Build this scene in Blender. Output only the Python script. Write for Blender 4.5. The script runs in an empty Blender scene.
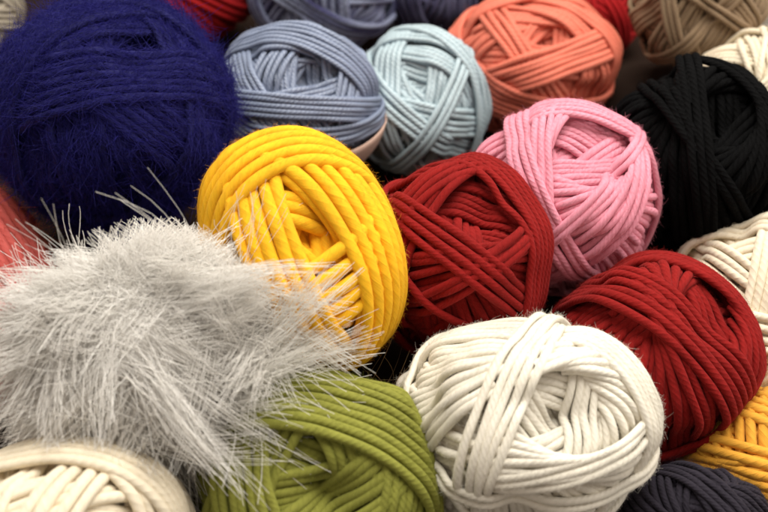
import bpy, math
import numpy as np

rng = np.random.default_rng(7)
sc = bpy.context.scene
COL = sc.collection
PI = math.pi

# ------------------------------------------------------------------ camera
F = 1100.0                       # focal length in pixels of the 768 px wide photograph
TILT = math.radians(40)
CAM_H = 0.393
cam_d = bpy.data.cameras.new('camera')
cam = bpy.data.objects.new('camera', cam_d); COL.objects.link(cam)
cam.location = (0, 0, CAM_H)
cam.rotation_euler = (PI / 2 - TILT, 0, 0)
cam_d.sensor_width = 36.0
cam_d.lens = F / 768 * 36
cam_d.clip_start = 0.01; cam_d.clip_end = 50
cam_d.dof.use_dof = True
cam_d.dof.focus_distance = 0.452
cam_d.dof.aperture_fstop = 10.5
sc.camera = cam
AX = np.array([[1, 0, 0], [0, math.sin(TILT), math.cos(TILT)], [0, -math.cos(TILT), math.sin(TILT)]])  # rows: camera right, up, back


def spot(px, py, d):
    v = np.array([(px - 384) / F, -(py - 256) / F, -1.0]) * d
    return v @ AX + np.array([0, 0, CAM_H])


def norm(v):
    return v / np.maximum(np.linalg.norm(v, axis=-1, keepdims=True), 1e-9)


# ------------------------------------------------------------------ materials
class NT:
    def __init__(self, name):
        self.m = bpy.data.materials.new(name); self.m.use_nodes = True
        self.t = self.m.node_tree; self.t.nodes.clear()

    def n(self, kind, **kw):
        nd = self.t.nodes.new(kind)
        for k, v in kw.items():
            setattr(nd, k, v)
        return nd

    def l(self, a, b):
        self.t.links.new(a, b)

    def math(self, op, a, b=None):
        nd = self.n('ShaderNodeMath', operation=op)
        for i, x in enumerate((a, b)):
            if x is None: continue
            if isinstance(x, (int, float)): nd.inputs[i].default_value = x
            else: self.l(x, nd.inputs[i])
        return nd.outputs[0]


def yarn_mat(name, col, col2=None, plies=5, pitch=3.8, depth=0.00014, rough=0.85, sheen=0.8, var=0.30, mix_scale=None, spec=0.25):
    """spun yarn: UV u = length in strand diameters, v = round the strand; plies twist as a diagonal bump"""
    M = NT(name)
    uv = M.n('ShaderNodeUVMap', uv_map='UVMap')
    sx = M.n('ShaderNodeSeparateXYZ'); M.l(uv.outputs[0], sx.inputs[0])
    u, v = sx.outputs[0], sx.outputs[1]
    tc = M.n('ShaderNodeTexCoord')
    wob = M.n('ShaderNodeTexNoise'); wob.inputs['Scale'].default_value = 60; M.l(tc.outputs['Object'], wob.inputs['Vector'])
    ph = M.math('ADD', M.math('MULTIPLY', u, plies / pitch), M.math('MULTIPLY', v, float(plies)))
    ph = M.math('ADD', ph, M.math('MULTIPLY', wob.outputs['Fac'], 0.9))
    ridge = M.math('POWER', M.math('ABSOLUTE', M.math('SINE', M.math('MULTIPLY', ph, PI))), 0.9)
    # fibres run along the plies
    cv = M.n('ShaderNodeCombineXYZ')
    M.l(M.math('MULTIPLY', u, 0.7), cv.inputs[0]); M.l(M.math('MULTIPLY', ph, 7.0), cv.inputs[1])
    fib = M.n('ShaderNodeTexNoise'); fib.inputs['Scale'].default_value = 1.0; fib.inputs['Detail'].default_value = 3
    M.l(cv.outputs[0], fib.inputs['Vector'])
    h = M.math('ADD', ridge, M.math('MULTIPLY', fib.outputs['Fac'], 1.1))
    bp = M.n('ShaderNodeBump'); bp.inputs['Strength'].default_value = 1.0; bp.inputs['Distance'].default_value = depth
    M.l(h, bp.inputs['Height'])
    big = M.n('ShaderNodeTexNoise'); big.inputs['Scale'].default_value = mix_scale or 45; big.inputs['Detail'].default_value = 2
    if mix_scale:
        cv2 = M.n('ShaderNodeCombineXYZ')
        M.l(M.math('MULTIPLY', u, 0.07), cv2.inputs[0]); M.l(M.math('MULTIPLY', v, 1.5), cv2.inputs[1])
        big.inputs['Scale'].default_value = 1.0
        M.l(cv2.outputs[0], big.inputs['Vector'])
    else:
        M.l(tc.outputs['Object'], big.inputs['Vector'])
    base = M.n('ShaderNodeMix', data_type='RGBA')
    c2 = col2 or tuple(min(1, c * 0.82) for c in col)
    base.inputs['A'].default_value = (*col, 1); base.inputs['B'].default_value = (*c2, 1)
    mr = M.n('ShaderNodeMapRange'); mr.inputs['From Min'].default_value = 0.36; mr.inputs['From Max'].default_value = 0.64
    M.l(big.outputs['Fac'], mr.inputs['Value']); M.l(mr.outputs[0], base.inputs['Factor'])
    hv = M.n('ShaderNodeHueSaturation'); M.l(base.outputs['Result'], hv.inputs['Color'])
    M.l(M.math('ADD', M.math('MULTIPLY', fib.outputs['Fac'], 2 * var), 1 - var), hv.inputs['Value'])
    p = M.n('ShaderNodeBsdfPrincipled')
    M.l(hv.outputs[0], p.inputs['Base Color']); M.l(bp.outputs[0], p.inputs['Normal'])
    p.inputs['Roughness'].default_value = rough
    p.inputs['Specular IOR Level'].default_value = spec
    p.inputs['Sheen Weight'].default_value = sheen
    p.inputs['Sheen Roughness'].default_value = 0.5
    p.inputs['Sheen Tint'].default_value = (*[min(1, c * 1.2 + 0.05) for c in col], 1)
    o = M.n('ShaderNodeOutputMaterial'); M.l(p.outputs[0], o.inputs[0])
    return M.m


def fibre_mat(name, col, rough=0.55, trans=0.35, gloss=0.04):
    M = NT(name)
    d = M.n('ShaderNodeBsdfDiffuse'); d.inputs[0].default_value = (*col, 1)
    t = M.n('ShaderNodeBsdfTranslucent'); t.inputs[0].default_value = (*col, 1)
    g = M.n('ShaderNodeBsdfGlossy'); g.inputs[0].default_value = (*[min(1, 0.5 + c * 0.5) for c in col], 1); g.inputs['Roughness'].default_value = rough
    a = M.n('ShaderNodeMixShader'); a.inputs[0].default_value = trans; M.l(d.outputs[0], a.inputs[1]); M.l(t.outputs[0], a.inputs[2])
    b = M.n('ShaderNodeMixShader'); b.inputs[0].default_value = gloss; M.l(a.outputs[0], b.inputs[1]); M.l(g.outputs[0], b.inputs[2])
    o = M.n('ShaderNodeOutputMaterial'); M.l(b.outputs[0], o.inputs[0])
    return M.m


# ------------------------------------------------------------------ mesh helpers
def link_mesh(name, V, Q, mat, parent=None, uv=None):
    me = bpy.data.meshes.new(name)
    V = np.ascontiguousarray(V, np.float32); Q = np.ascontiguousarray(Q, np.int32)
    k = Q.shape[1]
    me.vertices.add(len(V)); me.vertices.foreach_set('co', V.ravel())
    me.loops.add(Q.size); me.loops.foreach_set('vertex_index', Q.ravel())
    me.polygons.add(len(Q)); me.polygons.foreach_set('loop_start', np.arange(0, Q.size, k, dtype=np.int32))
    me.polygons.foreach_set('use_smooth', np.ones(len(Q), bool))
    if uv is not None:
        me.uv_layers.new(name='UVMap').data.foreach_set('uv', np.ascontiguousarray(uv, np.float32).ravel())
    me.update(calc_edges=True); me.validate()
    me.materials.append(mat)
    o = bpy.data.objects.new(name, me); COL.objects.link(o)
    o.parent = parent
    return o


class Tubes:
    """collects strands as tubes (UV u = length / diameter) and links them as one mesh"""
    def __init__(self): self.V = []; self.Q = []; self.U = []; self.k = 0

    def add(self, P, Nrm, r, sides, keep=None, closed=True, flat=0.85, u0=0.0):
        n = len(P)
        T = norm(np.roll(P, -1, 0) - np.roll(P, 1, 0)) if closed else norm(np.gradient(P, axis=0))
        Nn = norm(Nrm - (Nrm * T).sum(1, keepdims=True) * T)
        B = np.cross(T, Nn)
        r = np.broadcast_to(np.asarray(r, float), (n,))
        a = np.arange(sides) / sides * 2 * PI
        V = P[:, None] + r[:, None, None] * (np.cos(a)[None, :, None] * flat * Nn[:, None] + np.sin(a)[None, :, None] * B[:, None])
        seg = np.linalg.norm(np.roll(P, -1, 0) - P, axis=1)
        L = np.concatenate([[0], np.cumsum(seg)]) / (2 * r.mean()) + u0
        i = np.arange(n if closed else n - 1)
        if keep is not None:
            i = i[keep[i] | keep[(i + 1) % n]]
        if len(i) == 0: return
        j = np.arange(sides)
        I, J = np.meshgrid(i, j, indexing='ij')
        I2 = (I + 1) % n; J2 = (J + 1) % sides
        q = np.stack([I * sides + J, I2 * sides + J, I2 * sides + J2, I * sides + J2], -1).reshape(-1, 4)
        uu = np.stack([L[I], L[I + 1], L[I + 1], L[I]], -1)
        vv = np.stack([J, J, J + 1, J + 1], -1) / sides
        uv = np.stack([uu, vv], -1).reshape(-1, 2)
        used = np.zeros(n * sides, bool); used[q.ravel()] = True
        re = np.cumsum(used) - 1
        self.V.append(V.reshape(-1, 3)[used]); self.Q.append(re[q] + self.k); self.U.append(uv)
        self.k += int(used.sum())

    def build(self, name, mat, parent, extra=None):
        V = list(self.V); Q = list(self.Q); U = list(self.U)
        if extra is not None:
            Q.append(extra[1] + sum(len(v) for v in V)); V.append(extra[0]); U.append(np.zeros((extra[1].size, 2)))
        if not V: return None
        return link_mesh(name, np.concatenate(V), np.concatenate(Q), mat, parent, np.concatenate(U))


def fibres_mesh(name, P, r0, r1, mat, parent):
    """P: (fibres, points, 3) centre lines -> three-sided tapered tubes in one mesh"""
    m, n, _ = P.shape
    T = norm(np.gradient(P, axis=1))
    ref = norm(rng.normal(size=(m, 1, 3)))
    A = norm(np.cross(T, ref)); B = np.cross(T, A)
    rr = (np.linspace(1, 0, n) * (np.asarray(r0) - r1).reshape(-1, 1) + r1)[..., None]
    V = np.stack([P + rr * (math.cos(t) * A + math.sin(t) * B) for t in (0, 2 * PI / 3, 4 * PI / 3)], 2)
    base = (np.arange(m) * n * 3)[:, None, None]
    I, J = np.meshgrid(np.arange(n - 1), np.arange(3), indexing='ij')
    q = np.stack([I * 3 + J, (I + 1) * 3 + J, (I + 1) * 3 + (J + 1) % 3, I * 3 + (J + 1) % 3], -1)[None]
    Q = (q + base[..., None]).reshape(-1, 4)
    return link_mesh(name, V.reshape(-1, 3), Q, mat, parent)


# ------------------------------------------------------------------ winding on a direction-space height field
NG = 120


def cell(D):
    ax = np.abs(D).argmax(-1)
    D2 = D.reshape(-1, 3); a = ax.ravel()
    main = D2[np.arange(len(D2)), a]
    p = D2[np.arange(len(D2)), (a + 1) % 3] / np.abs(main); q = D2[np.arange(len(D2)), (a + 2) % 3] / np.abs(main)
    f = a * 2 + (main < 0)
    iu = np.clip(((np.arctan(p) / (PI / 4) + 1) * NG / 2).astype(int), 0, NG - 1)
    iv = np.clip(((np.arctan(q) / (PI / 4) + 1) * NG / 2).astype(int), 0, NG - 1)
    return ((f * NG + iu) * NG + iv).reshape(ax.shape)


def cell_dirs():
    f, iu, iv = np.meshgrid(np.arange(6), np.arange(NG), np.arange(NG), indexing='ij')
    t = lambda i: np.tan(((i + .5) / NG * 2 - 1) * PI / 4)
    a = f // 2; s = 1 - 2 * (f % 2)
    D = np.zeros((6 * NG * NG, 3)); r = np.arange(len(D)); a = a.ravel()
    D[r, a] = s.ravel(); D[r, (a + 1) % 3] = t(iu).ravel(); D[r, (a + 2) % 3] = t(iv).ravel()
    return norm(D)


CELLS = cell_dirs()


def perp(a):
    h = np.array([0, 0, 1.0]) if abs(a[2]) < .8 else np.array([1.0, 0, 0])
    e1 = norm(np.cross(a, h)); return e1, np.cross(a, e1)


def rot(v, ax, ang):
    return v * math.cos(ang) + np.cross(ax, v) * math.sin(ang) + ax * (ax @ v) * (1 - math.cos(ang))


class Winder:
    def __init__(self, axis, d, core=0.66, dip=0.34, dipw=0.62):
        self.a = norm(np.array(axis, float)); self.d = d; self.r = d / 2
        ang = np.arccos(np.clip(np.abs(CELLS @ self.a), -1, 1))
        self.H = core - dip * np.exp(-(ang / dipw) ** 2)
        g = np.arange(-3, 4) / 3.0
        X, Y = np.meshgrid(g, g); k = X ** 2 + Y ** 2 <= 1.01
        self.off = np.stack([X[k], Y[k]], 1) * self.r * 0.97; self.near = (X[k] ** 2 + Y[k] ** 2) <= .3
        self.prof = np.sqrt(np.maximum(0, self.r ** 2 - (self.off ** 2).sum(1)))
        self.loops = []
        self.e = perp(self.a)

    def ring(self, nrm, n, off, wob, fan):
        """points of one wrap on the unit sphere and what it would rest on"""
        e1, e2 = perp(nrm)
        th = np.arange(n) / n * 2 * PI
        w = lambda k: np.sin(k * th + rng.uniform(0, 6))
        o = off * (1 + fan[0] * (.5 + .5 * np.cos(th - fan[1]))) + wob * (w(2) + .7 * w(3) + .5 * w(5) + .35 * w(8))
        D = (np.cos(th)[:, None] * e1 + np.sin(th)[:, None] * e2) * np.cos(o)[:, None] + np.sin(o)[:, None] * nrm
        T = norm(np.roll(D, -1, 0) - np.roll(D, 1, 0)); B = np.cross(D, T)
        Dd = norm(D[:, None] + (self.off[None, :, 0:1] * T[:, None] + self.off[None, :, 1:2] * B[:, None]))
        ci = cell(Dd)
        c = (self.H[ci] + 0.8 * self.prof[None])[:, self.near].max(1)
        return D, B, ci, c

    def strip(self, nrm, n, spread=1.0, fan=0.0, tag='winding', stiff=2.2, wob=.009):
        """n neighbouring wraps that lie side by side as a sheet on whatever is below"""
        pts = max(40, int(2 * PI / (0.5 * self.d)))
        fn = (fan, rng.uniform(0, 6))
        rings = [self.ring(nrm, pts, (k - (n - 1) / 2 + rng.normal() * .07) * self.d * .97 * spread, wob, fn) for k in range(n)]
        c = np.maximum.reduce([r[3] for r in rings])
        own = np.stack([r[3] for r in rings])
        k = np.exp(-(np.arange(-6, 7) / stiff) ** 2 / 2); k /= k.sum()
        sm = lambda x: sum(w * np.roll(x, q, -1) for w, q in zip(k, range(-6, 7)))
        mx = lambda x: np.maximum.reduce([np.roll(x, q, -1) for q in (-1, 0, 1)])
        c = sm(mx(c)); own = sm(mx(own))
        th = np.arange(pts) / pts * 2 * PI
        for i, (D, B, ci, _) in enumerate(rings):
            ci_c = .6 * c + .4 * own[i] + .07 * self.d * (np.sin(3 * th + rng.uniform(0, 6)) + np.sin(5 * th + rng.uniform(0, 6)))
            np.maximum.at(self.H, ci, ci_c[:, None] + 0.8 * self.prof[None])
            self.loops.append((D, ci_c, B, tag, 1.0))

    def tilted(self, beta, phi):
        return norm(self.a * math.cos(beta) + (self.e[0] * math.cos(phi) + self.e[1] * math.sin(phi)) * math.sin(beta))

    def bands(self, m, n, beta, chev=False):
        """m strips tangent to the hole; chev lays opposite ones in turn, which interlock as chevrons"""
        p0 = rng.uniform(0, 6)
        if chev: order = [k // 2 + (k % 2) * (m // 2) for k in range(m)]
        else: order = rng.permutation(m)
        for k in order:
            j = .15 if chev else 1
            n_ = n if chev else max(2, n + rng.integers(-1, 2))
            b = math.radians(beta) + rng.normal() * (.10 if beta > 68 else .05) * j
            self.strip(self.tilted(b, p0 + 2 * PI * k / m + rng.normal() * .12 * j), n_, fan=rng.uniform(0, .25) * j)

    def bundle(self, u1, u2, n, spread=1.0, fan=0.0, tag='crossing_wrap'):
        self.strip(norm(np.cross(u1, u2)), n, spread, fan, tag, stiff=3.0, wob=.004)


SIG = 0.25
NC = 24


def _coarse():
    f, iu, iv = np.meshgrid(np.arange(6), np.arange(NC), np.arange(NC), indexing='ij')
    t = lambda i: np.tan(((i + .5) / NC * 2 - 1) * PI / 4)
    D = np.zeros((6, NC, NC, 3))
    for k in range(6):
        D[k, ..., k // 2] = 1 - 2 * (k % 2); D[k, ..., (k // 2 + 1) % 3] = t(iu[k]); D[k, ..., (k // 2 + 2) % 3] = t(iv[k])
    return norm(D).reshape(-1, 3)


_w = np.exp((_coarse() @ CELLS[::7].T - 1) / SIG ** 2).astype(np.float32)
_w /= _w.sum(1, keepdims=True)
_x = (np.arange(NG) + .5) / NG * NC - .5
_i0 = np.clip(np.floor(_x).astype(int), 0, NC - 2)
_U = np.zeros((NG, NC)); _U[np.arange(NG), _i0] = 1 - (_x - _i0); _U[np.arange(NG), _i0 + 1] = _x - _i0


def lowpass(H):
    """broad shape of a height field, without the strand relief"""
    low = (_w @ H[::7].astype(np.float32)).reshape(6, NC, NC)
    return np.einsum('ai,fij,bj->fab', _U, low, _U).ravel()


LDEF = [(9, 5, 74), (13, 5, 66)]


def wind_ball(name, label, px, py, rx, ry, d, hole, mat, strand=0.085, layers=None, bundles=(), fuzz=None, sides=8, group='balls of yarn heaped together',
              dip=0.25, dipw=0.42, fuzzlen=(0.015, 0.055), fuzzr=0.0009, lay=0.5, fmat=None, post=None, trim=None, roll=0.0, reach=.55, hdip=.14, hw=.28):
    cen = spot(px, py, d)
    ray = norm(cen - np.array([0, 0, CAM_H]))
    zx = -ray; xx = norm(np.cross(AX[1], zx)); yx = np.cross(zx, xx)
    R3 = np.stack([xx, yx, zx])                        # local -> world rows
    al = math.sqrt(rx * ry) / F * d
    S = np.array([rx / F * d, ry / F * d, al])

    cr, sr = math.cos(math.radians(roll)), math.sin(math.radians(roll))
    RL = np.array([[cr, sr, 0], [-sr, cr, 0], [0, 0, 1.0]])        # rows: the ellipsoid's own axes

    def dirpx(x, y):
        q = np.array([x - px, -(y - py)])
        q = ((RL[:2, :2] @ q) / np.array([rx, ry])) @ RL[:2, :2]
        r = np.hypot(*q)
        if r > 0.985: q *= 0.985 / r; r = 0.985
        return np.array([q[0], q[1], math.sqrt(1 - r * r)])

    lays = layers or LDEF
    cov = sum(L[0] * L[1] * strand / 2 for L in lays)
    W = Winder(dirpx(*hole), strand, max(.3, 1 - (cov * 1.0 + .6) * strand), dip, dipw)
    W.bands(*lays[0])
    n_in = len(W.loops); H_in = W.H.copy()
    for L in lays[1:]: W.bands(*L)
    for b in bundles:
        (x1, y1), (x2, y2), n = b[:3]
        kw = b[3] if len(b) > 3 else {}
        W.bundle(dirpx(x1, y1), dirpx(x2, y2), n, **kw)
    # even out the broad lumps so that the packed ball keeps its round shape; strand relief and hole stay
    amp = 1.8 * strand
    trim = trim or 1 - .55 * strand
    lo_in, lo_out = lowpass(H_in), lowpass(W.H)

    def polar(D): return np.arccos(np.clip(np.abs(D @ W.a), -1, 1))

    def even(D, h, inner=False, line=True):
        sm = (lo_in if inner else lo_out)[cell(D)]
        if line: sm = sum(np.roll(sm, q) for q in range(-3, 4)) / 7
        ang = polar(D)
        if inner: tg = .99 - 1.35 * strand - hdip * np.exp(-(ang / hw) ** 2)
        else: tg = 1 - .10 * np.exp(-(ang / .4) ** 2)
        return tg + amp * np.tanh((h - sm) / amp)
    root = bpy.data.objects.new(name, None); COL.objects.link(root)
    root.empty_display_size = 0.01
    root.location = cen - np.array([0, 0, al])
    root['label'] = label; root['category'] = 'yarn ball'; root['group'] = group
    org = np.array(root.location)

    def world(Pl):                                     # local unit ball -> coordinates under the empty, squeezed by neighbours
        P = ((Pl @ RL.T) * S) @ RL @ R3 + cen
        for (c2, r2) in SQ:
            v = c2 - cen; D = np.linalg.norm(v)
            if D < 1e-6 or D > (al + r2) * 1.02: continue
            nn = v / D; t = D * al / (al + r2)
            s = (P - cen) @ nn
            ex = np.maximum(0, s - t * 0.96)
            P = P - (ex * 0.65)[:, None] * nn
        return P - org

    groups = {}
    vis_pts = []
    for il, (D, c, B, tg, dk) in enumerate(W.loops):
        inn = il < n_in and len(lays) > 1
        hmax = np.minimum.reduce([(H_in if inn else W.H)[cell(norm(D + B * o))] for o in (-W.r * .9, 0, W.r * .9)])
        hid = (c + W.r) <= hmax - .45 * strand
        dil = lambda x, k: np.logical_or.reduce([np.roll(x, q) for q in range(-k, k + 1)])
        keep = dil(dil(~dil(hid, 2), 2), 2)
        keep &= (D[:, 2] > -0.75)
        if inn: keep &= polar(D) < reach + .4
        if not keep.any(): continue
        P = world(D * even(D, c, inn)[:, None] * trim)
        Nn = norm((D / S) @ R3)
        rad = W.r * 1.07 * al * dk * (1 + .05 * np.sin(np.arange(len(P)) * .21 + rng.uniform(0, 6)) + .04 * np.sin(np.arange(len(P)) * .47 + rng.uniform(0, 6))) * rng.uniform(.94, 1.04)
        groups.setdefault(tg, Tubes()).add(P, Nn, rad, sides, keep, flat=0.85, u0=rng.uniform(0, 50))
        top = keep & (c + W.r > hmax - .25 * strand) & (D[:, 2] > -.35)
        if top.any():
            T = norm(np.roll(P, -1, 0) - np.roll(P, 1, 0))
            vis_pts.append((P[top], Nn[top], T[top], rad[top]))
    # core: the packed yarn underneath
    nf = 48
    tt = np.tan(np.linspace(-1, 1, nf + 1) * PI / 4)
    fs = []
    for f in range(6):
        A_, B_ = np.meshgrid(tt, tt, indexing='ij'); D_ = np.zeros((nf + 1, nf + 1, 3)); ax_ = f // 2
        D_[..., ax_] = 1 - 2 * (f % 2); D_[..., (ax_ + 1) % 3] = A_; D_[..., (ax_ + 2) % 3] = B_
        fs.append(norm(D_))
    cd = np.stack(fs).reshape(-1, 3)
    e_ = .6 * strand
    nb = [cell(norm(cd + np.array(o) * e_)) for o in ((0, 0, 0), (1, 0, 0), (-1, 0, 0), (0, 1, 0), (0, -1, 0), (0, 0, 1), (0, 0, -1))]
    ero = lambda H: np.minimum.reduce([H[q] for q in nb]) - 1.15 * strand
    r_out = even(cd, ero(W.H), False, False); r_in = even(cd, ero(H_in), True, False)
    mixf = np.clip((polar(cd) - reach) / .25, 0, 1) if len(lays) > 1 else 1.0
    hh = r_out * mixf + np.minimum(r_in, r_out) * (1 - mixf)
    g = np.arange(6 * (nf + 1) ** 2).reshape(6, nf + 1, nf + 1)
    q = np.stack([g[:, :-1, :-1], g[:, 1:, :-1], g[:, 1:, 1:], g[:, :-1, 1:]], -1).reshape(-1, 4)
    Vc = world(cd * (hh - .3 * strand)[:, None] * trim)
    for tg, tb in groups.items():
        tb.build(tg, mat, root, extra=(Vc, q) if tg == 'winding' else None)
    P = np.concatenate([v[0] for v in vis_pts]); Nn = np.concatenate([v[1] for v in vis_pts]); T = np.concatenate([v[2] for v in vis_pts]); rd = np.concatenate([v[3] for v in vis_pts])
    if fuzz:
        i = rng.integers(0, len(P), fuzz)
        B = np.cross(T[i], Nn[i]); ang = rng.normal(0, .9, fuzz)[:, None]
        out = Nn[i] * np.cos(ang) + B * np.sin(ang)
        p0 = P[i] + out * rd[i][:, None] * .9 + T[i] * rd[i][:, None] * rng.normal(size=(fuzz, 1))
        sg = rng.choice([-1, 1], (fuzz, 1))
        dr = norm(T[i] * sg * (1 - lay * 0.0) + out * rng.uniform(.15, 1.6 - lay, (fuzz, 1)) + rng.normal(size=(fuzz, 3)) * .45)
        ln = rng.uniform(*fuzzlen, (fuzz, 1)) * al * rng.choice([.6, 1, 1.6], (fuzz, 1), p=[.5, .4, .1])
        bend = norm(rng.normal(size=(fuzz, 3)) - Nn[i] * .5)
        s = np.linspace(0, 1, 4)[None, :, None]
        C = p0[:, None] + dr[:, None] * ln[:, None] * s + bend[:, None] * ln[:, None] * .45 * s ** 2
        f = fibres_mesh('fuzz', C, np.full(fuzz, fuzzr * al), fuzzr * al * .4, fmat or mat, root)
        f['kind'] = 'stuff'
    if post: post(root, W, world, even, dirpx, S, R3, al)
    return root


# ------------------------------------------------------------------ colours
def ym(n, c, **k): return yarn_mat(n, c, **k)


M = dict(
    navy=ym('navy_mohair', (.008, .008, .085), var=.35, sheen=.5, depth=.0002),
    steel=ym('steel_blue_cotton', (.20, .245, .36), sheen=.2, rough=.42, spec=.8, var=.4, depth=.0002),
    lblue=ym('pale_blue_cotton', (.40, .51, .56), sheen=.2, rough=.42, spec=.8, var=.4, depth=.0002),
    coral=ym('coral_cotton', (.72, .185, .12), sheen=.5, rough=.6, depth=.0002),
    pink=ym('pink_wool', (.78, .30, .39), plies=5, pitch=3.8),
    black=ym('black_wool', (.004, .004, .0043), sheen=.0, spec=.04, rough=.9, depth=.00028),
    red=ym('red_wool', (.235, .007, .006), plies=5, pitch=3.8, sheen=.5, spec=.15),
    redfar=ym('crimson_wool', (.33, .008, .010), sheen=.2, spec=.15),
    yellow=ym('yellow_wool', (.86, .46, .012), plies=4, pitch=3.8, depth=.00012, sheen=.4),
    white=ym('white_acrylic', (.80, .755, .65), depth=.0001, plies=5, pitch=3.8, sheen=.2, rough=.6, var=.08),
    cream=ym('cream_wool', (.80, .71, .55), plies=3, pitch=2.4, var=.10),
    green=ym('olive_green_wool', (.225, .23, .038), plies=4, pitch=2.6, sheen=.5),
    brown=ym('taupe_wool', (.22, .15, .09)),
    amber=ym('amber_wool', (.75, .36, .04), plies=4, pitch=3.8, depth=.00014),
    purple=ym('dark_purple_wool', (.020, .016, .026), sheen=.4),
    melange=ym('marled_blue_wool', (.045, .045, .115), col2=(.36, .41, .56), mix_scale=1, plies=2, pitch=2.2),
    darkmel=ym('dark_marled_wool', (.05, .045, .10), col2=(.12, .12, .2), mix_scale=1),
    salmon=ym('salmon_mohair', (.66, .13, .115), var=.25, sheen=.5),
    taupe=ym('grey_taupe_wool', (.33, .29, .23)),
)
FM = dict(
    navy=fibre_mat('navy_fibres', (.019, .017, .20), gloss=.03), black=fibre_mat('black_fibres', (.006, .006, .0065), gloss=.01),
    red=fibre_mat('red_fibres', (.34, .018, .015)), yellow=fibre_mat('yellow_fibres', (.9, .5, .03)), white=fibre_mat('white_fibres', (.88, .85, .78)),
    pink=fibre_mat('pink_fibres', (.85, .38, .48)), green=fibre_mat('green_fibres', (.35, .38, .06)), purple=fibre_mat('purple_fibres', (.035, .028, .045), gloss=.03),
    salmon=fibre_mat('salmon_fibres', (.75, .16, .11)), cream=fibre_mat('cream_fibres', (.85, .78, .65)), coral=fibre_mat('coral_fibres', (.85, .25, .13)),
    blue=fibre_mat('blue_fibres', (.35, .4, .55)), brown=fibre_mat('brown_fibres', (.3, .2, .12)), amber=fibre_mat('amber_fibres', (.8, .45, .1)),
    lash=fibre_mat('white_eyelash_fibres', (.99, .975, .945), rough=.3, trans=.42, gloss=.14), hair=fibre_mat('tawny_fibres', (.34, .22, .11)),
)

# every ball: centre and half-axes in photograph pixels, depth in metres
SPEC = [
    ('navy', 113, 115, 119, 112, .516), ('taupe', -28, 10, 46, 46, .767), ('redTL', 183, -28, 74, 70, .765), ('melange', 326, -14, 72, 62, .754),
    ('darkmel', 437, -24, 58, 62, .783), ('steel', 298, 102, 86, 79, .602), ('lblue', 420, 105, 69, 75, .641), ('coral', 528, 64, 90, 69, .680),
    ('redtop', 590, 0, 54, 58, .763), ('brown', 698, 4, 67, 67, .661), ('creamTR', 762, 90, 68, 58, .625), ('whiteTR', 815, 10, 58, 50, .756),
    ('black', 697, 160, 90, 96, .544), ('pink', 562, 200, 96, 93, .521), ('redC', 456, 258, 92, 97, .476), ('yellow', 302, 252, 88, 113, .446),
    ('redR', 648, 362, 103, 102, .479), ('white', 520, 425, 130, 108, .429), ('creamR', 752, 310, 84, 104, .53), ('amber', 762, 466, 78, 68, .469),
    ('purple', 697, 528, 72, 60, .436), ('green', 320, 482, 128, 112, .420), ('fluffy', 150, 348, 104, 94, .411), ('salmon', -76, 302, 122, 124, .504),
    ('creamBL', 68, 532, 118, 86, .385),
]
G = {s[0]: s[1:] for s in SPEC}
SQ = [(spot(s[1], s[2], s[5]), math.sqrt(s[3] * s[4]) / F * s[5]) for s in SPEC]
L2 = [(1, 76, 1), (1, 66, 2), (1, 60, 2)]


def ball(key, label, hole, mat, **k):
    return wind_ball('yarn_ball', label, *G[key], hole, M[mat], **k)


# ------------------------------------------------------------------ the balls one sees sharply
ball('white', 'large white ball of smooth plied yarn in front of the two deep red balls', (566, 412), 'white', strand=0.069, sides=10,
     layers=[(8, 5, 74), (26, 3, 63, True)], fuzz=34000, fmat=FM['white'],
     bundles=[((545, 330), (645, 452), 6, dict(fan=.25)), ((560, 325), (492, 470), 2), ((538, 330), (476, 480), 3), ((440, 472), (640, 464), 2), ((408, 352), (424, 470), 1)])
ball('redC', 'deep red ball in the middle, touching the yellow, pink and white balls', (482, 212), 'red', strand=0.081, sides=10,
     layers=[(8, 5, 74), (24, 3, 63, True)], fuzz=34000, fmat=FM['red'],
     bundles=[((392, 240), (478, 172), 4), ((420, 225), (540, 320), 4, dict(fan=.15)), ((492, 178), (535, 290), 6, dict(fan=.2)), ((400, 262), (520, 336), 1)])
ball('redR', 'deep red ball lying between the white ball, the amber ball and the pink ball', (706, 318), 'red', strand=0.08, sides=10,
     layers=[(8, 5, 74), (24, 3, 63, True)], fuzz=34000, fmat=FM['red'],
     bundles=[((690, 272), (752, 360), 5, dict(fan=.2)), ((585, 288), (725, 385), 6, dict(fan=.1)), ((655, 455), (752, 385), 2)])
ball('pink', 'pink ball wound in chevrons, resting above the two deep red balls', (592, 152), 'pink', strand=0.072, sides=10,
     layers=[(8, 5, 74), (26, 3, 61, True)], fuzz=34000, fmat=FM['pink'],
     bundles=[((528, 122), (640, 148), 5, dict(fan=.2)), ((520, 130), (578, 270), 4), ((632, 142), (552, 236), 2)])
ball('yellow', 'bright yellow ball of thick plied yarn beside the fluffy white ball', (316, 232), 'yellow', roll=24, strand=0.122, sides=12,
     layers=[(7, 4, 74), (10, 4, 65)], fuzz=34000, fmat=FM['yellow'],
     bundles=[((335, 185), (372, 330), 6, dict(fan=.3)), ((222, 222), (350, 172), 5, dict(fan=.15))])
ball('green', 'olive green ball at the front edge, under the fluffy white ball', (328, 496), 'green', strand=.075, sides=10, reach=.80, hdip=.34, hw=.24,
     layers=[(12, 6, 83), (9, 6, 49)], fuzz=34000, fmat=FM['green'],
     bundles=[((300, 405), (430, 470), 8, dict(fan=.2)), ((345, 378), (438, 480), 2)])
ball('black', 'black ball touching the right side of the pink ball', (722, 118), 'black', strand=0.088,
     layers=[(8, 4, 74), (22, 2, 66, True)], fuzz=34000, fmat=FM['black'], bundles=[((690, 72), (705, 210), 3)], )
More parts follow.
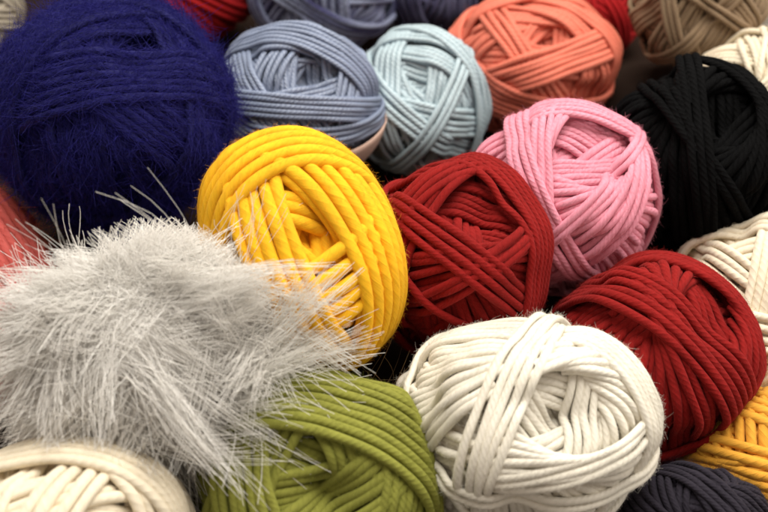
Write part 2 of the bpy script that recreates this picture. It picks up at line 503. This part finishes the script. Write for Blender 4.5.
ball('coral', 'coral orange ball behind the pink ball and right of the pale blue ball', (548, 38), 'coral', strand=0.076,
     fuzz=9000, fmat=FM['coral'], bundles=[((575, 12), (612, 85), 5, dict(fan=.2)), ((470, 20), (560, 2), 4), ((448, 42), (600, 112), 7, dict(fan=.15))])
ball('lblue', 'pale icy blue ball between the steel blue ball and the coral ball', (416, 78), 'lblue', strand=0.08,
     fuzz=9000, fmat=FM['blue'], bundles=[((372, 52), (455, 52), 4), ((362, 62), (432, 135), 4, dict(fan=.15)), ((462, 62), (395, 165), 3), ((455, 55), (480, 110), 3)])


def paper_band(root, W, world, sca, dirpx, S, R3, al):
    ax = norm(np.array([.05, .75, .66])); e1, e2 = perp(ax)
    n, k = 160, 8
    th = np.arange(n) / n * 2 * PI; la = np.radians(np.linspace(88, 128, k))
    D = np.sin(la)[None, :, None] * (np.cos(th)[:, None, None] * e1 + np.sin(th)[:, None, None] * e2) + np.cos(la)[None, :, None] * ax
    h = np.full((n, k), 1.07)
    outer = D * h[..., None]; inner = D * (h - .012)[..., None]
    V = world(np.concatenate([outer.reshape(-1, 3), inner.reshape(-1, 3)]))
    g = np.arange(n * k).reshape(n, k); g2 = np.roll(g, -1, 0); o = n * k
    q = [np.stack([g[:, :-1], g[:, 1:], g2[:, 1:], g2[:, :-1]], -1).reshape(-1, 4)]
    q.append(q[0][:, ::-1] + o)
    for c in (0, k - 1):
        e = np.stack([g[:, c], g2[:, c], g2[:, c] + o, g[:, c] + o], -1)
        q.append(e if c == 0 else e[:, ::-1])
    link_mesh('paper_band', V, np.concatenate(q), PAPER, root)


pm = NT('blush_paper')
_p = pm.n('ShaderNodeBsdfPrincipled'); _p.inputs['Base Color'].default_value = (.66, .45, .36, 1); _p.inputs['Roughness'].default_value = .6
_o = pm.n('ShaderNodeOutputMaterial'); pm.l(_p.outputs[0], _o.inputs[0])
_n = pm.n('ShaderNodeTexNoise'); _n.inputs['Scale'].default_value = 900
_b = pm.n('ShaderNodeBump'); _b.inputs['Distance'].default_value = .00005; pm.l(_n.outputs[0], _b.inputs['Height']); pm.l(_b.outputs[0], _p.inputs['Normal'])
PAPER = pm.m
ball('steel', 'steel blue ball with a blush paper band, behind the yellow ball', (312, 74), 'steel', strand=0.064,
     fuzz=9000, fmat=FM['blue'], post=paper_band,
     bundles=[((238, 50), (266, 112), 6), ((262, 38), (372, 92), 6, dict(fan=.3)), ((222, 100), (375, 108), 5, dict(fan=.1)), ((225, 118), (368, 124), 4)])
ball('navy', 'big navy blue mohair ball with a furry surface at the upper left', (140, 52), 'navy', strand=.066,
     layers=[(8, 5, 74), (12, 6, 60)], bundles=[((52, 92), (222, 84), 7, dict(fan=.2)), ((40, 50), (150, -2), 7, dict(fan=.2)), ((140, -2), (228, 70), 6)],
     fuzz=62000, fmat=FM['navy'], fuzzlen=(.06, .22), fuzzr=.0016, lay=1.0, hdip=.42, hw=.42)

# ------------------------------------------------------------------ soft ones further off and at the edges
bk = dict(sides=7)
ball('salmon', 'salmon red mohair ball at the left edge, below the navy ball', (-40, 230), 'salmon', strand=.09, fuzz=34000, fmat=FM['salmon'], fuzzlen=(.06, .2), **bk)
ball('creamBL', 'cream ball of thick yarn at the front left, below the fluffy white ball', (20, 470), 'cream', strand=0.11, sides=10, fuzz=9000, fmat=FM['cream'],
     layers=[(7, 4, 74), (9, 4, 60)], bundles=[((10, 500), (60, 445), 2), ((60, 455), (150, 495), 5)])
ball('melange', 'marled blue and lilac ball behind the steel blue ball', (300, 10), 'melange', strand=0.095, fuzz=9000, fmat=FM['blue'], bundles=[((262, 10), (300, 45), 5), ((315, 0), (318, 45), 2), ((330, 20), (390, 30), 4)], **bk)
ball('darkmel', 'dark marled navy ball behind the pale blue ball', (430, -40), 'darkmel', strand=0.09, fuzz=9000, fmat=FM['purple'], **bk)
ball('redTL', 'crimson ball at the back, above the gap of the navy and steel blue balls', (200, -40), 'redfar', strand=0.09, bundles=[((195, 10), (230, 40), 4), ((215, 0), (250, 10), 3)], **bk)
ball('redtop', 'small crimson ball at the back between the coral and taupe balls', (600, -20), 'redfar', strand=0.09, bundles=[((575, 20), (640, 48), 3), ((610, 0), (625, 55), 3)], **bk)
ball('brown', 'taupe brown ball at the back, above the black ball', (712, 18), 'brown', strand=0.08, bundles=[((672, 2), (694, 66), 3), ((735, -5), (668, 52), 3), ((720, 15), (750, 40), 2)], fuzz=9000, fmat=FM['brown'], **bk)
ball('taupe', 'grey taupe ball peeking out beyond the top left of the navy ball', (-20, 0), 'taupe', strand=.10, fuzz=9000, fmat=FM['brown'], **bk)
ball('creamTR', 'cream ball at the upper right edge, between the taupe and black balls', (800, 100), 'cream', strand=.09, fuzz=9000, fmat=FM['cream'], **bk)
ball('whiteTR', 'blurred off-white ball in the far upper right corner', (830, 0), 'white', strand=.09, **bk)
ball('creamR', 'cream ball below the black ball at the right edge', (800, 290), 'cream', strand=.085, fuzz=9000, fmat=FM['cream'], **bk)
ball('amber', 'amber yellow ball at the right edge under the deep red ball', (780, 450), 'amber', strand=.13, fuzz=9000, fmat=FM['amber'], **bk)
ball('purple', 'dark purple grey woolly ball at the front edge beside the white ball', (700, 520), 'purple', strand=.10, fuzz=16000, fmat=FM['purple'], fuzzlen=(.06, .2), **bk)


# ------------------------------------------------------------------ the fluffy eyelash ball
def lashes(root, W, world, sca, dirpx, S, R3, al):
    tufts, per = 660, 62
    D = norm(rng.normal(size=(tufts * 6, 3))); D = D[D[:, 2] > -.4][:tufts - 130]
    bare = dirpx(123, 286)
    D = np.concatenate([D, norm(bare + rng.normal(size=(130, 3)) * .2)])
    # how the pile of the yarn is combed: place on the ball -> direction of the strands
    AN = np.array([(-.8, -.2, -.5, -.9), (-.6, .6, -.9, .25), (0, .75, .5, .7), (.6, .5, .8, .6), (.85, -.1, .95, .3), (.5, -.7, .9, -.15), (-.2, -.8, -.15, -1),
                   (-.25, 0, -.35, -.9), (.3, .25, .7, .5), (.2, -.4, .4, -.5), (-.9, .25, -1, -.2)])
    wt = 1 / (((D[:, None, :2] - AN[None, :, :2]) ** 2).sum(-1) + .04) ** 1.5
    fl = (wt[..., None] * AN[None, :, 2:]).sum(1) / wt.sum(1, keepdims=True)
    away = np.concatenate([fl, np.zeros((tufts, 1))], 1)
    away = norm(away - (away * D).sum(1, keepdims=True) * D)
    swirl = np.cross(D, away)
    ang = rng.normal(0, .5, (tufts, 1)) + np.where(rng.random((tufts, 1)) < .1, rng.uniform(-2, 2, (tufts, 1)), 0)
    tdir = norm(away * np.cos(ang) + swirl * np.sin(ang))
    lift = rng.gamma(2.0, .09, (tufts, 1)) * np.where(D[:, 1:2] > .25, .5, 1)
    ln = rng.uniform(.6, 1.35, (tufts, 1)) * (1 + .35 * np.clip(D[:, :1], 0, 1)) * (1 - .25 * np.clip(D[:, 1:2], 0, 1))
    bend0 = -D * rng.uniform(.1, .5, (tufts, 1)) + rng.normal(size=(tufts, 3)) * .85 + np.array([0, -.2, 0]) * np.clip(.6 - D[:, :1], 0, 1)
    out = []
    for k in range(per):
        jit = rng.normal(size=(tufts, 3))
        stray = rng.random((tufts, 1)) < .12
        side = np.cross(D, tdir)
        p0 = D * (0.93 + rng.uniform(-.06, .05, (tufts, 1))) + side * rng.normal(0, .085, (tufts, 1)) + tdir * rng.normal(0, .10, (tufts, 1))
        dr = norm(tdir + D * lift + jit * np.where(stray, .40, .05))
        l = ln * rng.uniform(.45, 1.1, (tufts, 1)) * np.where(stray & ((D[:, :1] < .3) | (D[:, 1:2] > .2)), .5, 1)
        bend = bend0 + rng.normal(size=(tufts, 3)) * np.where(stray, .8, .09)
        wave = norm(rng.normal(size=(tufts, 3))) * rng.uniform(.01, .075, (tufts, 1))
        s = np.linspace(0, 1, 9)[None, :, None]
        tip = -side * ((p0 * side).sum(1, keepdims=True)) * rng.uniform(.2, .9, (tufts, 1))
        C = p0[:, None] + dr[:, None] * l[:, None] * s + (bend * l * .6 + tip)[:, None] * s ** 2 + wave[:, None] * np.sin(s * rng.uniform(4, 9, (tufts, 1, 1)) + rng.uniform(0, 6, (tufts, 1, 1)))
        rad = np.linalg.norm(C, axis=-1, keepdims=True)
        C = C * np.maximum(rad, .96) / rad
        out.append(C)
    C = np.concatenate(out)
    # loose single lashes reaching over the neighbours, all of them curling
    g_, k = 7, 455
    rp = lambda x: np.repeat(x, g_, 0)
    a_ = rp(rng.uniform(-.75, 1.25, k // g_)) + rng.normal(0, .05, k)
    side_ = rp(rng.random(k // g_) < .25)
    a_ = np.where(side_, rp(rng.uniform(2.0, 3.3, k // g_)) + rng.normal(0, .05, k), a_)
    Dl = norm(np.stack([np.cos(a_), np.sin(a_), rp(rng.uniform(-.1, .9, k // g_)) + rng.normal(0, .05, k)], 1))
    dl_ = norm(Dl * .5 + np.stack([np.where(side_, -.4, .75), np.full(k, .45), rp(rng.uniform(-.1, .5, k // g_))], 1) + rp(rng.normal(size=(k // g_, 3))) * .32 + rng.normal(size=(k, 3)) * .1)
    ll = rng.uniform(.5, 1.1, (k, 1)) * np.where(side_, .6, 1)[:, None]
    curl = rp(norm(rng.normal(size=(k // g_, 3))) * rng.uniform(.4, 1.0, (k // g_, 1))) + rng.normal(size=(k, 3)) * .12
    wv = norm(rng.normal(size=(k, 3))) * rng.uniform(.03, .08, (k, 1))
    s = np.linspace(0, 1, 9)[None, :, None]
    CL = Dl[:, None] * .95 + dl_[:, None] * ll[:, None] * s + curl[:, None] * ll[:, None] * s ** 2 + wv[:, None] * np.sin(s * rng.uniform(4, 10, (k, 1, 1)) + rng.uniform(0, 6, (k, 1, 1)))
    far = np.linalg.norm(C, axis=-1).max(1); tipp = C[:, -1]
    C = C[(far < np.where(tipp[:, 0] > .4, 2.3, 1.7)) & ~((tipp[:, 1] > .85) & (far > 1.42))]
    CL = CL[np.linalg.norm(CL, axis=-1).max(1) < 2.15]
    C = np.concatenate([C, CL])
    m, n, _ = C.shape
    C = ((C.reshape(-1, 3) * S) @ R3 + (np.array(spot(*G['fluffy'][:2], G['fluffy'][4])) - np.array(root.location))).reshape(m, n, 3)
    o = fibres_mesh('eyelash_fringe', C, rng.uniform(.5, 1.0, m) * .0050 * al, .0024 * al, FM['lash'], root)
    o['kind'] = 'stuff'


ball('fluffy', 'fluffy white eyelash yarn ball with long shiny strands spilling over its neighbours', (178, 318), 'white', strand=.12, trim=.74, layers=[(8, 5, 74)],
     post=lashes, group='balls of yarn heaped together')

# ------------------------------------------------------------------ wisps in the gap by the yellow, green and white balls
tp = spot(372, 400, .452)
tuft = bpy.data.objects.new('yarn_tuft', None); COL.objects.link(tuft); tuft.location = tp
tuft['label'] = 'wispy tawny yarn tuft sticking out between the yellow, green and white balls'; tuft['category'] = 'yarn tuft'
m = 55
base = rng.normal(0, .004, (m, 3)) + np.stack([rng.uniform(-.012, .012, m), np.zeros(m), np.zeros(m)], 1)
dl = np.stack([rng.normal(.25, .75, m), rng.normal(.35, .5, m), rng.normal(.35, .35, m)], 1)
dw = norm(dl @ AX); s = np.linspace(0, 1, 7)[None, :, None]
ln = rng.uniform(.010, .026, (m, 1))
C = base[:, None] + dw[:, None] * ln[:, None] * s + (norm(rng.normal(size=(m, 3))) * ln * .8)[:, None] * s ** 2
fibres_mesh('wisps', C, np.full(m, .00016), .00005, FM['hair'], tuft)['kind'] = 'stuff'

# ------------------------------------------------------------------ the cloth the heap rests on: it bunches up under the balls
nx, ny = 150, 150
X, Y = np.meshgrid(np.linspace(-1.0, 1.0, nx), np.linspace(-.25, 1.9, ny))
Z = np.zeros_like(X)
num = np.zeros_like(X) + 1e-6 * 0
for (c, r) in SQ:
    rho2 = (X - c[0]) ** 2 + (Y - c[1]) ** 2
    w = np.exp(-rho2 / (2 * (r * 1.1) ** 2))
    Z = np.maximum(Z, w * max(0.0, c[2] - r - .004))
for (c, r) in SQ:
    rho2 = (X - c[0]) ** 2 + (Y - c[1]) ** 2
    under = c[2] - np.sqrt(np.maximum(0, (r * .97) ** 2 - rho2)) - .002
    Z = np.where(rho2 < (r * .97) ** 2, np.minimum(Z, under), Z)
Z -= .004
V = np.stack([X, Y, Z], -1).reshape(-1, 3); g = np.arange(nx * ny).reshape(ny, nx)
Q = np.stack([g[:-1, :-1], g[:-1, 1:], g[1:, 1:], g[1:, :-1]], -1).reshape(-1, 4)
cm = NT('brown_cloth')
_p = cm.n('ShaderNodeBsdfPrincipled'); _p.inputs['Roughness'].default_value = 1; _p.inputs['Specular IOR Level'].default_value = 0
_t = cm.n('ShaderNodeTexCoord'); _n = cm.n('ShaderNodeTexNoise'); _n.inputs['Scale'].default_value = 700; cm.l(_t.outputs['Object'], _n.inputs['Vector'])
_r = cm.n('ShaderNodeValToRGB'); _r.color_ramp.elements[0].color = (.016, .010, .008, 1); _r.color_ramp.elements[1].color = (.028, .018, .014, 1)
cm.l(_n.outputs['Fac'], _r.inputs[0]); cm.l(_r.outputs[0], _p.inputs['Base Color'])
_b = cm.n('ShaderNodeBump'); _b.inputs['Distance'].default_value = .0004; cm.l(_n.outputs['Fac'], _b.inputs['Height']); cm.l(_b.outputs[0], _p.inputs['Normal'])
_o = cm.n('ShaderNodeOutputMaterial'); cm.l(_p.outputs[0], _o.inputs[0])
cl = link_mesh('ground', V, Q, cm.m); cl['kind'] = 'structure'; cl['label'] = 'dark brown cloth bunched up beneath the heap of yarn'

# ------------------------------------------------------------------ light: a big soft lamp above and behind the heap, warm dim room
def area(name, loc, target, size, energy, col):
    ld = bpy.data.lights.new(name, 'AREA'); ld.shape = 'DISK'; ld.size = size; ld.energy = energy; ld.color = col
    o = bpy.data.objects.new(name, ld); COL.objects.link(o); o.location = loc
    d = np.array(target) - np.array(loc)
    import mathutils
    o.rotation_euler = mathutils.Vector(d).to_track_quat('-Z', 'Y').to_euler()
    return o


area('overhead_lamp', (.10, .62, 1.0), (0, .45, .05), .95, 19.0, (1, .96, .88))
area('window_lamp', (.9, .35, .55), (.05, .4, .08), .5, 3.5, (1, .95, .88))
w = bpy.data.worlds.new('World'); sc.world = w; w.use_nodes = True
bg = w.node_tree.nodes['Background']; bg.inputs[0].default_value = (1, .86, .74, 1); bg.inputs[1].default_value = .5

sc.view_settings.view_transform = 'Standard'; sc.view_settings.look = 'None'
sc.view_settings.exposure = 0; sc.view_settings.gamma = 1
sc.cycles.max_bounces = 12; sc.cycles.diffuse_bounces = 6
sc.cycles.use_denoising = True
